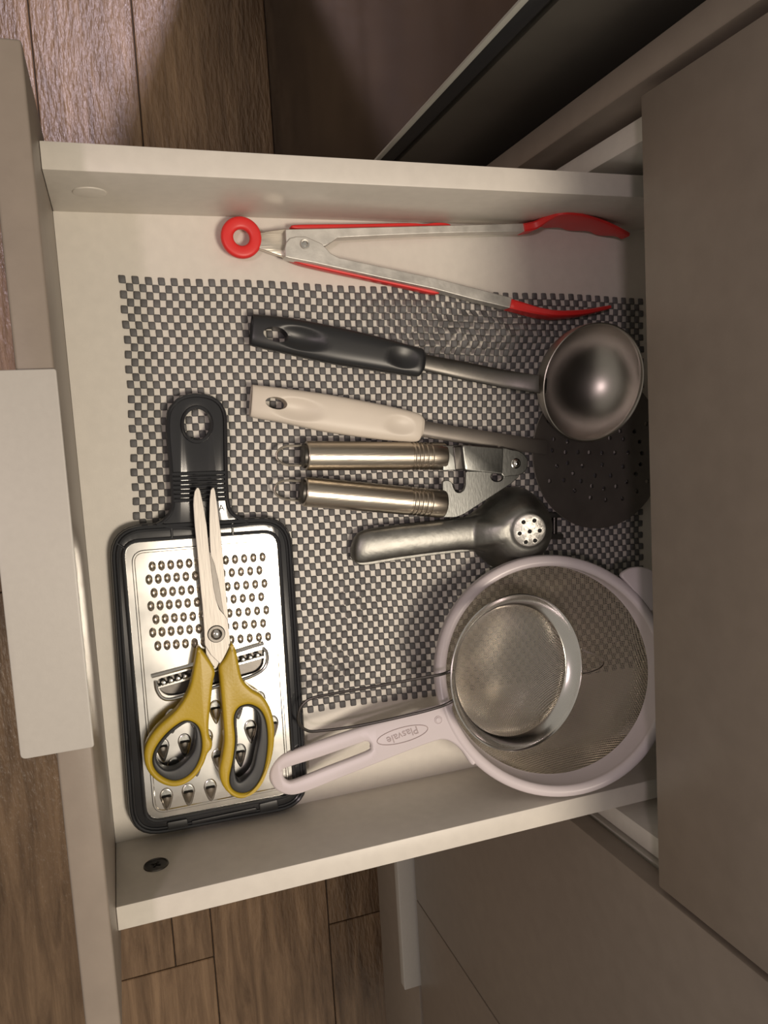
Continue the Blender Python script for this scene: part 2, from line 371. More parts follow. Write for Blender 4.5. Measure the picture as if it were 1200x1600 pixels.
plate([round_poly([(0.711, D + 0.012), (0.711, D - 0.0215), (0.9055, D - 0.0215), (0.9055, D + 0.012)], 0.002)], -0.3643, -0.362, 0.0006, bm=hb)
box(hb, 0.7125, 0.904, D - 0.0215, D - 0.0195, -0.376, -0.364, 0.0006)
finish('handle', hb, M['satin'], ld, label='off-white tab pull')
finish('kick_board', bx(X0, X1, D + 0.06, D + 0.076, ZF, ZF + 0.099), M['taupe'], nb)
wt = finish('worktop', bx(-0.068, 1.2, D - 0.004, D + 0.60, 0.262, 0.292, b=0.002), M['worktop'], org=(0.5, D + 0.3, 0.262))
props(wt, 'dark worktop slab lying over the taupe cabinets', 'worktop')

# ------------------------------------------------------------------ non-slip liner
def hump(x, y):
    """height of the rucked-up liner"""
    def g(cx, cy, sx, sy, a=0.0):
        dx, dy = x - cx, y - cy; u = dx * math.cos(a) + dy * math.sin(a); v = -dx * math.sin(a) + dy * math.cos(a)
        return math.exp(-(u / sx) ** 2 - (v / sy) ** 2)
    h = 0.0105 * g(0.086, 0.305, 0.018, 0.070, 0.10) + 0.0045 * g(0.064, 0.240, 0.010, 0.035)
    wv = g(0.080, 0.300, 0.026, 0.075)
    h += wv * 0.0048 * noise.noise(Vector((x * 190, y * 95, 1.7))) + wv * 0.0010 * math.sin(x * 950 + 2.5 * math.sin(y * 60))
    h += 0.0016 * g(0.330, 0.165, 0.02, 0.02) * (1 + math.sin(x * 420 - y * 300)) + 0.0014 * g(0.285, 0.185, 0.02, 0.02) * (1 + math.sin(y * 500))
    return max(0.0, h)
def liner():
    bm = bmesh.new(); n1, n2 = 64, 99
    cx, cy = 0.00500, 0.00425
    o0 = Vector((0.0407, 0.0371))
    ex = Vector((0.3205, -0.0075)).normalized(); ey = Vector((0.016, 0.43)).normalized()
    def pos(i, j):
        p = o0 + ex * i * cx + ey * j * cy
        h = hump(p.x, p.y)
        p = p + Vector((0.0006 * math.sin(j * 0.21 + i * 0.05), 0.0009 * math.sin(i * 0.13) + 0.0003 * math.sin(i * 0.9)))
        return Vector((p.x, p.y, h))
    for i in range(n1):
        for j in range(n2):
            if (i + j) % 2: continue
            u, v = random.uniform(-.06, .06), random.uniform(-.06, .06); hh = random.uniform(0.0008, 0.0013)
            g = {}
            prm = (-0.02, 0.13, 0.87, 1.02)
            for a, s in enumerate(prm):
                for b_, t in enumerate(prm):
                    ss, tt = s, t
                    if a in (0, 3) and b_ in (0, 3): ss = 0.5 + (s - .5) * 0.93; tt = 0.5 + (t - .5) * 0.93
                    q = pos(i + ss + u * 0.3, j + tt + v * 0.3)
                    edge = (a in (0, 3)) + (b_ in (0, 3))
                    q.z += 0.0004 + hh * (1.0 if edge == 0 else 0.62 if edge == 1 else 0.5)
                    g[a, b_] = bm.verts.new(q)
            for a in range(3):
                for b_ in range(3): bm.faces.new((g[a, b_], g[a + 1, b_], g[a + 1, b_ + 1], g[a, b_ + 1]))
            per = [(0, 0), (1, 0), (2, 0), (3, 0), (3, 1), (3, 2), (3, 3), (2, 3), (1, 3), (0, 3), (0, 2), (0, 1)]
            lo = [bm.verts.new(g[k].co - Vector((0, 0, 0.0008))) for k in per]
            for k in range(12): bm.faces.new((g[per[k - 1]], g[per[k]], lo[k], lo[k - 1]))
            bm.faces.new(lo)
    o = finish('drawer_liner', bm, M['liner'], org=(0.2, 0.25, 0), recalc=True, angle=1.2)
    return props(o, 'grey open-weave rubber non-slip mat in a checkerboard pattern on the drawer bottom', 'mat')
liner()

# ------------------------------------------------------------------ tongs
tg = thing('tongs', 'steel kitchen tongs with red silicone tips and red hanging ring', 'tongs', (*on(560, 400, 0)[:2], 0))
c = on(377, 371.5, 0.010)
pr_ = [(0.0139 - 0.0035 + 0.0043 * math.cos(t) if True else 0, 0.0030 * math.sin(t)) for t in []]
ri, ro, hz = 0.0056, 0.0142, 0.0030
prof = []
for k in range(24):
    t = 2 * math.pi * k / 24; ca, sa = math.cos(t), math.sin(t)
    prof.append(((ri + ro) / 2 + (ro - ri) / 2 * math.copysign(abs(ca) ** 0.7, ca), hz * math.copysign(abs(sa) ** 0.7, sa)))
finish('hanging_ring', lathe(prof, c, closed=True, seg=48), M['red'], tg, label='red silicone ring')
zt = 0.012
finish('pull_tab', plate([P2([(403, 364), (418, 361), (447, 357), (447.5, 402), (425, 395), (403, 387)], zt)], zt - 0.0045, zt, 0.0005), M['steel'], tg)
zb = 0.0175
def arm(outline, name='arm'):
    return plate([P2(outline, zb)], zb - 0.0105, zb, 0.0005, 2)
finish('arm', arm([(446, 358), (500, 357), (560, 355.5), (680, 352.5), (760, 350.5), (822, 348.8), (822, 361.5), (760, 362.3), (680, 364.3), (600, 367.5), (540, 370.5), (527, 371.5), (515, 380), (508, 384), (480, 383), (447, 379)]), M['arm'], tg, angle=0.25)
zb2 = 0.0188
finish('arm', plate([P2([(447, 379), (453, 372), (463, 369.5), (478, 369.5), (490, 375), (502, 380), (509, 387), (517, 396), (530, 402.5), (600, 417.5), (680, 434.5), (740, 449.5), (801, 465.5), (798.5, 481.5), (740, 467.5), (680, 451.5), (600, 434.5), (530, 419), (490, 410), (453, 403), (446, 401), (445, 388)], zb2)], zb2 - 0.0105, zb2, 0.0005, 2), M['arm'], tg, angle=0.25)
rib = lambda pts, z: tube([on(x, y, z) for x, y in pts], 0.00075, 6)
finish('rivet', lathe([(0, 0.0004), (0.0016, 0.0005), (0.0020, 0.0016), (0.0030, 0.0015), (0.0036, 0)], on(476, 381.5, zb2), seg=24), M['chrome'], tg)
finish('silicone_strip', plate([smooth_loop(P2([(455, 353.5), (470, 350.5), (560, 349.5), (640, 348), (662, 349.5), (680, 347.5), (696, 348), (705, 351.5), (690, 356), (560, 358), (470, 358)], 0.011), 4)], 0.004, 0.011, 0.001), M['red'], tg)
finish('silicone_strip', plate([smooth_loop(P2([(454, 404), (470, 412), (520, 424), (580, 437), (640, 450), (675, 458), (688, 457.5), (690, 452), (600, 432), (520, 414), (470, 403)], 0.012), 4)], 0.004, 0.012, 0.001), M['red'], tg)
def head(path, ztop, zbot, th, waves):
    """upright curved spatula blade: path of pixels at top edge, with heights"""
    bm = bmesh.new()
    P = smooth_loop([(x, y, a, b_, t) for (x, y), a, b_, t in zip(path, ztop, zbot, th)], 8, closed=False)
    N = len(P); rows = []
    pts = [on(x, y, a) for x, y, a, b_, t in P]
    for i, (x, y, zt_, zb_, t_) in enumerate(P):
        c_ = pts[i]; tg_ = (pts[min(N - 1, i + 1)] - pts[max(0, i - 1)]); tg_.z = 0; tg_.normalize(); nn = Vector((-tg_.y, tg_.x, 0))
        f_ = i / (N - 1); sc_ = waves * (0.5 - 0.5 * math.cos(f_ * 2 * math.pi * 6)) * min(1, max(0, (f_ - 0.25) * 4))
        za, zc = zt_ , zb_ + sc_
        ring = []
        for s, h in ((1, 0.08), (1, 0.5), (1, 0.92), (0.6, 1), (-0.6, 1), (-1, 0.92), (-1, 0.5), (-1, 0.08), (-0.6, 0), (0.6, 0)):
            belly = 0.0
            q = Vector((c_.x, c_.y, 0)) + nn * (s * t_ / 2 + belly); q.z = zc + (za - zc) * h; ring.append(bm.verts.new(q))
        rows.append(ring)
    for a, c_ in zip(rows[:-1], rows[1:]):
        for k in range(10): bm.faces.new((a[k], a[(k + 1) % 10], c_[(k + 1) % 10], c_[k]))
    bm.faces.new(rows[0]); bm.faces.new(rows[-1][::-1])
    return bm
finish('silicone_tip', head([(820, 355), (838, 351), (856, 341), (872, 334.5), (892, 333), (918, 338), (945, 346.5), (968, 357), (984, 366)],
    [0.019, 0.021, 0.029, 0.037, 0.040, 0.037, 0.030, 0.023, 0.017], [0.006, 0.005, 0.002, 0.0015, 0.0015, 0.0015, 0.0015, 0.002, 0.006],
    [0.0062, 0.0062, 0.0048, 0.0036, 0.0034, 0.0034, 0.0034, 0.0032, 0.003], 0.0045), M['red'], tg)
finish('silicone_tip', head([(799, 474), (820, 479.5), (845, 485.5), (870, 489), (895, 489), (920, 486.5), (940, 482.5), (955, 479)],
    [0.020, 0.021, 0.024, 0.027, 0.027, 0.025, 0.021, 0.018], [0.008, 0.008, 0.007, 0.006, 0.006, 0.006, 0.007, 0.008],
    [0.0072, 0.0066, 0.0054, 0.0050, 0.0048, 0.0042, 0.0036, 0.0025], 0.002), M['red'], tg)

# ------------------------------------------------------------------ ladle and skimmer
def dents(cs, k=1.0):
    L = [(on(x, y, z), a, rx, ry, dp) for x, y, z, a, rx, ry, dp in cs]
    def fn(v):
        for c_, a, rx, ry, dp in L:
            dx, dy = v.co.x - c_.x, v.co.y - c_.y
            u = dx * math.sin(a) + dy * math.cos(a); w_ = dx * math.cos(a) - dy * math.sin(a)
            q = (u / rx) ** 2 + (w_ / ry) ** 2
            if q < 1 and v.co.z > c_.z: v.co.z -= dp * (1 - q) ** 1.2
    return fn
def dent_body(st, dn, **k): return body(st, n=64, p=3.2, sub=10, dent=dents(dn), **k)
la = thing('ladle', 'steel soup ladle with black plastic handle and deep shiny round bowl', 'ladle', (*on(700, 575, 0)[:2], 0))
st = [((396, 493), (392, 538), 0.0115, 0.009), ((399, 491.5), (395, 541), 0.0118, 0.0115), ((450, 497), (446, 553), 0.0135, 0.014), ((520, 510), (514, 568), 0.016, 0.015), ((590, 526.5), (585, 579.5), 0.0185, 0.015), ((640, 540), (635, 587), 0.020, 0.014), ((657, 544.5), (652, 588.5), 0.021, 0.0125), ((661, 549), (657.5, 583), 0.0212, 0.010)]
hd = finish('handle', dent_body(st, [(466, 531, 0.012, 0.24, 0.019, 0.0085, 0.004), (622, 560, 0.016, 0.24, 0.013, 0.0085, 0.0025)]), M['black_m'], la, label='black plastic handle with a hanging hole')
e = ell(431.5, 522.5, 20, 11.5, 0.25, 0.019); cb = plate([e], -0.01, 0.05, 0.0001, 1)
cut(hd, cb)
finish('shaft', body([((655, 552), (652, 577), 0.020, 0.004), ((720, 564), (716, 592), 0.023, 0.0045), ((790, 578), (786, 606), 0.032, 0.0042), ((835, 585), (832, 613), 0.043, 0.003), ((852, 588), (850, 616), 0.050, 0.002)], n=20, p=2.4), M['dark_steel'], la)
LC = Vector((*on(929.5, 599, 0.054)[:2], 0.054)); LN = (0.20, 0.02, 1)
R_ = 0.0445; dep = 0.0375; prof = []
for k in range(15):
    t = math.pi / 2 * k / 14; prof.append((R_ * 0.985 * math.sin(t) ** 0.93 if k else 0, -dep * math.cos(t) ** 1.0))
prof += [(R_ * 1.0, 0.0004), (R_ * 1.012, 0.0001), (R_ * 1.008, -0.001)]
prof += [((R_ * 0.985 + 0.0009) * math.sin(t) ** 0.93 if t > 0 else 0, -(dep + 0.0012) * math.cos(t) ** 1.0) for t in [math.pi / 2 * k / 14 for k in range(13, -1, -1)]]
finish('bowl', lathe(prof, LC, LN, seg=80), M['bowl'], la, label='satin steel bowl', angle=1.0)

sk = thing('skimmer', 'perforated dark steel skimmer with cream plastic handle, partly under the ladle', 'skimmer', (*on(700, 665, 0)[:2], 0))
st = [((395.5, 602), (391, 648), 0.010, 0.009), ((398, 601.5), (395, 652.5), 0.0102, 0.0115), ((445, 607), (441, 661), 0.0115, 0.014), ((513, 616.5), (508, 675), 0.0125, 0.0148), ((590, 631), (585, 686), 0.0135, 0.0148), ((635, 641), (630, 690), 0.014, 0.014), ((654, 647), (650, 690), 0.0142, 0.0125), ((659, 652), (655.5, 684), 0.0142, 0.010)]
hd = finish('handle', dent_body(st, [(462, 640, 0.012, 0.2, 0.019, 0.0085, 0.0035), (620, 664, 0.013, 0.2, 0.0125, 0.0075, 0.002)]), M['cream'], sk, label='cream plastic handle with a hanging hole')
cb = plate([ell(432, 630, 17.5, 9.5, 0.18, 0.017)], -0.01, 0.05, 0.0001, 1)
cut(hd, cb)
finish('shaft', body([((652, 656), (650, 681), 0.0145, 0.004), ((720, 667), (716, 692), 0.0150, 0.0042), ((790, 678), (786, 703), 0.0150, 0.0042), ((835, 685), (832, 708), 0.013, 0.0032), ((853, 688), (851, 711), 0.0115, 0.002)], n=20, p=2.4), M['skim'], sk)
SCc = Vector((*on(938, 706, 0.012)[:2], 0.012)); SR = 0.0632
prof = [(0, -0.0060)] + [(SR * k / 14, -0.0060 * (1 - (k / 14) ** 2)) for k in range(1, 14)] + [(SR, 0.0002), (SR * 1.01, -0.0004)] + [(SR * k / 14, -0.0060 * (1 - (k / 14) ** 2) - 0.0020) for k in range(13, 0, -1)] + [(0, -0.0080)]
disc = finish('perforated_disc', lathe(prof, SCc, seg=72), M['skim'], sk)
holes = [(270, 1050), (368, 1050), (457, 1052), (553, 1055), (648, 1055), (745, 1052), (840, 1058), (285, 1133), (200, 1155), (403, 1155), (555, 1145), (707, 1160), (830, 1140), (328, 1210), (500, 1228), (615, 1228), (795, 1215), (252, 1262), (388, 1270), (730, 1275), (872, 1270), (470, 1308), (560, 1327), (652, 1310), (335, 1342), (797, 1345), (455, 1395), (568, 1412), (690, 1402), (708, 950), (787, 893), (865, 835), (825, 970), (285, 970)]
hp = [on(830 + x / 4.85, 490 + y / 4.85, 0.009) for x, y in holes]
allh = list(hp)
for p in hp:
    q = 2 * SCc - p
    if all((q - o_).to_2d().length > 0.0075 for o_ in allh) and (q - SCc).to_2d().length < 0.055: allh.append(q)
cb = bmesh.new()
for p in allh:
    lathe([(0, -0.01), (0.0019, -0.01), (0.0019, 0.02), (0, 0.02)], (p.x, p.y, 0.0), seg=12, bm=cb)
cut(disc, cb)

# ------------------------------------------------------------------ garlic press with two tubular steel handles
gp = thing('garlic_press', 'stainless steel garlic press with two round brushed handles and wire loops', 'garlic press', (*on(620, 755, 0)[:2], 0))
def grip(p0, p1, r0, z0, z1):
    a = on(*p0, z0); b_ = on(*p1, z1); L_ = (b_ - a).length; prof = [(0, 0), (r0 * 0.86, 0), (r0 * 0.97, 0.0006), (r0, 0.0016)]
    for k in range(7): prof.append((r0, 0.0016 + (L_ * 0.70 - 0.0016) * k / 6 + 0.00001))
    for t in (0.745, 0.772, 0.80, 0.835, 0.875):
        for dt, dr_ in ((-0.012, 0), (-0.006, 0.00045), (0, 0.0006), (0.006, 0.00045), (0.012, 0)):
            pass
        prof += [(r0, L_ * (t - 0.010)), (r0 - 0.0006, L_ * (t - 0.004)), (r0 - 0.0006, L_ * (t + 0.004)), (r0, L_ * (t + 0.010))]
    prof += [(r0, L_ - 0.0022), (r0 * 0.95, L_ - 0.0007), (r0 * 0.8, L_), (0, L_)]
    return lathe(prof, a, (b_ - a), seg=40), a, b_
g1, a1, b1 = grip((477, 712), (695, 713), 0.01065, 0.0135, 0.0135)
finish('handle', g1, M['steel_y'], gp)
g2, a2, b2 = grip((474, 768), (694, 787.5), 0.01085, 0.0135, 0.0135)
finish('handle', g2, M['steel_y'], gp)
for a, b_ in ((a1, b1), (a2, b2)):
    dv = (b_ - a).normalized()
    finish('end_plug', lathe([(0.0092, 0.001), (0.0090, -0.0018), (0.0075, -0.0022), (0, -0.0022)], a, dv, seg=30), M['dark_steel'], gp)
    s = Vector((dv.y, -dv.x, 0)); lp = []
    for k in range(13):
        t = math.pi * k / 12; lp.append(a - dv * (0.010 + 0.0105 * math.sin(t)) + s * 0.0070 * math.cos(t) + Vector((0, 0, -0.003)))
    lp = [a + s * 0.0070 + Vector((0, 0, -0.003))] + lp + [a - s * 0.0070 + Vector((0, 0, -0.003))]
    finish('wire_loop', tube(smooth_loop(lp, 3, False), 0.0009, 8), M['steel_y'], gp)
z = 0.016
finish('lower_jaw', plate([round_poly(P2([(692, 751.5), (699, 750), (706, 753), (709, 763), (713, 769), (719, 770), (725, 766), (728, 758), (728, 736), (810, 738), (812, 744), (800, 755), (724, 804), (712, 808.5), (692, 808.5)], z), 0.0016, 3), ell(777, 745, 10, 7.5, 0, z)], z - 0.003, z, 0.0005), M['plate'], gp, angle=0.25, label='flat zinc-grey jaw with a hook notch')
z = 0.022
finish('upper_jaw', plate([round_poly(P2([(693, 696), (727, 695.5), (727, 734.5), (693, 735.5)], z), 0.0008, 2)], z - 0.008, z - 0.001, 0.0006), M['plate'], gp)
finish('jaw_channel', plate([round_poly(P2([(708, 697), (726, 696), (729, 734), (712, 735)], z + .0002), 0.001, 2)], z - 0.006, z - 0.0004, 0.0012), M['dark_steel'], gp)
finish('plunger_block', plate([round_poly(P2([(722, 694.5), (787, 700), (785.5, 741), (726.5, 734.5)], z + 0.003), [0.003, 0.001, 0.001, 0.002], 4)], 0.017, z + 0.003, 0.0010), M['plate'], gp, angle=0.3)
finish('hinge_tab', plate([smooth_loop(P2([(784, 702.5), (800, 702.5), (812, 705), (822, 713), (825.5, 723), (822, 735), (813, 742), (800, 743.5), (784, 741.5)], z), 4)], 0.0165, z, 0.0007), M['plate'], gp, angle=0.25)
finish('rivet', lathe([(0, 0.0022), (0.0017, 0.0019), (0.0030, 0.0009), (0.0034, 0), (0.0041, -0.0002)], on(806.5, 724, z + 0.0002), seg=24), M['chrome'], gp)

# ------------------------------------------------------------------ cast aluminium press
cp = thing('garlic_press', 'dull grey cast aluminium garlic press lying face down below the steel one', 'garlic press', (*on(720, 835, 0)[:2], 0))
cast_h = body([((549, 852), (550, 872), 0.007, 0.006), ((553, 840), (554, 878), 0.008, 0.010), ((567, 828.5), (569, 879.5), 0.009, 0.013), ((620, 820), (623, 871), 0.011, 0.014), ((690, 812.5), (693, 862), 0.013, 0.015), ((730, 807), (735, 859), 0.0135, 0.016), ((765, 800), (768, 866), 0.013, 0.017), ((800, 800), (802, 866), 0.012, 0.014)], n=32, p=2.2)
finish('flange', plate([smooth_loop(P2([(548, 868), (556, 879), (572, 883), (620, 875.5), (690, 866), (738, 860.5), (742, 852), (690, 855), (600, 866)], 0.005), 4)], 0.0025, 0.0055, 0.0006), M['cast'], cp)
outl = smooth_loop(P2([(706, 836), (712, 815), (733, 804), (752, 790), (772, 773), (794, 761), (820, 763), (840, 779), (851, 799), (854.5, 825), (849, 855), (835, 876), (812, 888), (786, 891), (766, 884), (751, 871), (738, 861), (714, 857)], 0.006), 4)
dc = Vector((0.2375, 0.3192, 0.040)); dn = frame_of((0.125, -0.265, 1))
bm = bmesh.new(); rings = []; nO = len(outl)
angs = [math.atan2(y - 0.2330, x - 0.0) for x, y in outl]
cen = Vector((sum(p[0] for p in outl) / nO, sum(p[1] for p in outl) / nO, 0))
def disc_pt(x, y, rr, off=0.0):
    v_ = Vector((x - dc.x, y - dc.y, 0)).normalized() ; v3 = v_ - dn[2] * v_.dot(dn[2]); return dc + v3.normalized() * rr + dn[2] * off
for s, zf in ((0.985, 0.0030), (1.0, 0.0038), (1.0, 0.0055)): rings.append([bm.verts.new((cen.x + (x - cen.x) * s, cen.y + (y - cen.y) * s, zf)) for x, y in outl])
for k in range(1, 9):
    t = k / 8; ring = []
    for x, y in outl:
        q = disc_pt(x, y, 0.0138, -0.0012); p0_ = Vector((x, y, 0.0055))
        tt = t ** 1.05; co = p0_.lerp(q, tt); co.z = p0_.z + (q.z - p0_.z) * (1 - (1 - t) ** 1.9); ring.append(bm.verts.new(co))
    rings.append(ring)
for rr, off in ((0.0134, 0.0001), (0.0128, 0.0003)): rings.append([bm.verts.new(disc_pt(x, y, rr, off)) for x, y in outl])
for a, c_ in zip(rings[:-1], rings[1:]):
    for i in range(nO): bm.faces.new((a[i], a[(i + 1) % nO], c_[(i + 1) % nO], c_[i]))
bm.faces.new(rings[-1]); bm.faces.new(rings[0][::-1])
bmesh.ops.recalc_face_normals(bm, faces=bm.faces); bmesh.ops.recalc_face_normals(cast_h, faces=cast_h.faces)
tmp_me = bpy.data.meshes.new('tmp'); cast_h.to_mesh(tmp_me); cast_h.free(); bm.from_mesh(tmp_me)
cb_ = finish('cast_body', bm, M['cast'], cp, label='one-piece cast handle and rounded hopper', recalc=False)
md = cb_.modifiers.new('r', 'REMESH'); md.mode = 'VOXEL'; md.voxel_size = 0.0008; md.use_smooth_shade = True
m2 = cb_.modifiers.new('s', 'SMOOTH'); m2.iterations = 14; m2.factor = 0.6
bpy.context.view_layer.update(); dg = bpy.context.evaluated_depsgraph_get(); dg.update()
nm = bpy.data.meshes.new_from_object(cb_.evaluated_get(dg)); cb_.modifiers.clear(); cb_.data = nm
if not nm.materials: nm.materials.append(M['cast'])
dd = finish('hole_plate', lathe([(0, 0.0011), (0.0116, 0.0011), (0.0126, 0.0005), (0.0126, -0.0005), (0, -0.0005)], dc, (0.125, -0.265, 1), seg=48), M['cast_bright'], cp, label='bright worn disc with seven holes')
cb = bmesh.new()
hl = [(750, 793), (843, 780), (717, 890), (803, 872), (888, 865), (770, 963), (848, 950)]
for x, y in hl:
    p = onpl(680 + x / 5.4545, 670 + y / 5.4545, dc, dn[2]); lathe([(0, -0.003), (0.00175, -0.003), (0.00175, 0.004), (0, 0.004)], p, (0.125, -0.265, 1), seg=14, bm=cb)
cut(dd, cb)
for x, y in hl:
    p = onpl(680 + x / 5.4545, 670 + y / 5.4545, dc, dn[2]); finish('press_hole_shade', lathe([(0, 0.00036), (0.00172, 0.00036)], p, (0.125, -0.265, 1), seg=14), M['dark'], cp, smooth=False)  # black disc in each cut hole, painting the shade inside it
for y0, y1 in ((800, 808), (833, 842)):
    finish('hinge_prong', plate([round_poly(P2([(842, y0), (879, y0 + 1), (879, y1 + 1), (842, y1)], 0.008), 0.0012, 2)], 0.003, 0.010, 0.0008), M['cast'], cp)
finish('hinge_pin', tube([on(866, 803, 0.007), on(866, 838, 0.007)], 0.0022, 12), M['dark_steel'], cp)

# ------------------------------------------------------------------ flat grater
gr = thing('grater', 'flat steel grater plate in a black plastic frame with ring handle', 'grater', (*on(325, 1060, 0)[:2], 0))
z = 0.0105
FO = round_poly(P2([(167, 822), (215, 817), (452, 806), (478, 1252), (207, 1309)], z), [0.024, 0, 0.020, 0.020, 0.020], 8)
FO = round_poly(P2([(168, 822), (455, 805), (484, 1261), (203, 1314)], z), 0.024, 8)
FI = round_poly(P2([(194, 850), (432, 833), (459, 1240), (231, 1284)], z), 0.010, 6)
fr = plate([FO, FI], 0.0025, z - 0.001, 0.0010)
def loop_off(l, dd_, zz):
    l = l if area2(l) > 0 else l[::-1]
    return [(x, y, zz) for x, y in offs(l, dd_)]
finish('frame', fr, M['black'], gr, label='black plastic frame')
for dd_, rr in ((0.0022, 0.0015), (0.0045, 0.0010), (-0.0000, 0.0)):
    if rr: finish('frame_bead', tube(loop_off(FO, dd_, z - 0.0008), rr, 8, closed=True), M['black'], gr)
finish('frame_bead', tube(loop_off(FI, -0.0016, z - 0.0008), 0.0012, 8, closed=True), M['black'], gr)
for (x0, y0), (x1, y1) in (((268, 822), (269, 842)), ((363, 816), (364, 836)), ((181, 848), (197, 858))):
    finish('frame_rib', tube([on(x0, y0, z - .0004), on(x1, y1, z - .0004)], 0.0008, 6), M['black'], gr)
for pts in ([(261, 1286), (293, 1280), (295, 1295), (263, 1301)], [(405, 1257), (434, 1250), (436, 1265), (407, 1272)], [(299, 1284), (401, 1262), (402, 1268), (300, 1290)]):
    finish('frame_clip', plate([round_poly(P2(pts, z + .001), 0.001, 2)], z - 0.003, z + 0.0004, 0.0004), M['black_m'], gr)
zp = 0.0085
PO = round_poly(P2([(192, 848), (434, 831), (461, 1242), (229, 1287)], zp), 0.011, 6)
slot = round_poly(P2([(245, 1062), (413, 1014), (411, 1040), (402, 1050), (278, 1086), (262, 1087), (250, 1079)], zp), 0.003, 4)
pl = finish('grating_plate', plate([PO, slot], 0.0072, zp, 0.0003, 1), M['sheet'], gr, label='shiny steel grating plate')
finish('slot_shade', plate([round_poly(P2([(243, 1060), (414, 1012), (412, 1044), (402, 1052), (276, 1090), (258, 1090), (247, 1080)], zp), 0.003, 4)], 0.0045, 0.0052, 0.0002, 1), M['dark_steel'], gr)  # added dark sheet below the slot, painting the darkness seen through it
PI = round_poly(P2([(207, 863), (424, 846), (450, 1229), (242, 1270)], zp), 0.008, 6)
finish('pressed_rim', tube([(x, y, zp) for x, y in PI], 0.0011, 6, closed=True, flat=0.6), M['sheet'], pl)
finish('slot_lip', tube(smooth_loop([on(x, y, zp + 0.001) for x, y in ((237, 1057), (300, 1040), (360, 1021), (412, 1005))], 4, False), 0.0014, 8), M['sheet'], pl)
lip = [(243, 1064), (245, 1078), (253, 1090), (266, 1093), (290, 1087), (340, 1073), (385, 1060), (408, 1049), (417, 1036), (417, 1020), (411, 1012)]
finish('slot_lip', tube(smooth_loop([on(x, y, zp + 0.0006) for x, y in lip], 4, False), 0.0012, 8), M['sheet'], pl)
bm = bmesh.new()
for k in range(14):
    t = (k + 0.5) / 14; x = 250 + (408 - 250) * t; y = 1068 - 46 * t
    lathe([(0, 0.0016), (0.0012, 0.0013), (0.0019, 0.0003), (0.0020, -0.003)], on(x, y, zp + 0.0004), seg=8, bm=bm)
tube([on(247, 1074, zp), on(411, 1026, zp)], 0.0012, 6, bm=bm)
finish('serrated_cutter', bm, M['sheet'], pl)
tb = lathe([(0.0030, -0.0001), (0.0026, 0.0006), (0.0021, 0.0013), (0.0017, 0.0015), (0.0013, 0.0012), (0.0010, 0.0004), (0, 0.0001)], (0, 0, 0), seg=12, sx=0.85, sy=1.25)
t0 = finish('tooth', tb, M['steel'], pl, org=(0, 0, 0)); t0.parent = pl
first = True; LP = ORG[pl.name]
def put(o0, first, p, rz=0.0):
    o = o0 if first else o0.copy()
    if not first: COL.objects.link(o)
    o.parent = pl; o.location = p - LP; o.rotation_euler = (0, 0, rz); return o
for rI in range(7):
    for cI in range(13):
        x = (238 if rI % 2 == 0 else 231.5) + rI * 1.45 + 14.35 * cI; y = 885 + rI * 20.7 - 1.22 * cI
        if rI % 2 and cI == 12: pass
        if x > 412 + rI * 1.2: continue
        put(t0, first, on(x, y, zp), 0); first = False
def coarse():
    bm = bmesh.new(); rows = []; n = 12; K = 9
    for i in range(K):
        t = i / (K - 1); wv = 0.0036 * (1 - t ** 1.7) + 0.0001; hh = 0.0032 * (1 - t ** 1.5) + 0.0001
        rows.append([bm.verts.new((-0.0006 + 0.0100 * t + 0.0010 * abs(math.cos(math.pi * k / n)) * (1 - t), wv * math.cos(math.pi * k / n), max(0, hh * math.sin(math.pi * k / n)))) for k in range(n + 1)])
    for a, c_ in zip(rows[:-1], rows[1:]):
        for k in range(n): bm.faces.new((a[k], a[k + 1], c_[k + 1], c_[k]))
    return bm
bm = coarse(); tb_ = finish('coarse_tooth', bm, M['steel'], pl, org=(0, 0, 0))
halo = bmesh.new(); ring_o = []
for k in range(28):
    a = 2 * math.pi * k / 28; cx_ = math.cos(a)
    ring_o.append((cx_ * (0.0062 if cx_ < 0 else 0.0118), 0.0047 * math.sin(a) * (1.0 if cx_ < 0 else 1 - 0.45 * cx_)))
vo = [halo.verts.new((x, y, 0.00005)) for x, y in ring_o]; vi = [halo.verts.new((x * 0.88, y * 0.86, 0.0006)) for x, y in ring_o]; vc = halo.verts.new((0, 0, 0.0001))
for k in range(28):
    halo.faces.new((vo[k], vo[(k + 1) % 28], vi[(k + 1) % 28], vi[k])); halo.faces.new((vi[k], vi[(k + 1) % 28], vc))
hl_ = finish('pressed_dimple', halo, M['sheet'], pl, org=(0, 0, 0), angle=2)
mouth = bmesh.new()
mv = [mouth.verts.new((-0.0008 - 0.0040 * math.sin(math.pi * k / 10), 0.0034 * math.cos(math.pi * k / 10), 0.0008)) for k in range(11)]
mouth.faces.new(mv)
mo = finish('tooth_opening', mouth, M['plate'], pl, org=(0, 0, 0), smooth=False)
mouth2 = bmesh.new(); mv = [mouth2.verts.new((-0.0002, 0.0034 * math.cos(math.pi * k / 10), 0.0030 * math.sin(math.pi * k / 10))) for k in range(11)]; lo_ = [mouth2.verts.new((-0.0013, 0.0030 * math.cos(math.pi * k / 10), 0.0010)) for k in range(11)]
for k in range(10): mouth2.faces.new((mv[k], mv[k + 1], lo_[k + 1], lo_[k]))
mo2 = finish('tooth_gap_shade', mouth2, M['dark'], pl, org=(0, 0, 0), smooth=False)  # black faces under the tooth edge, shade of the opening as colour
first = True
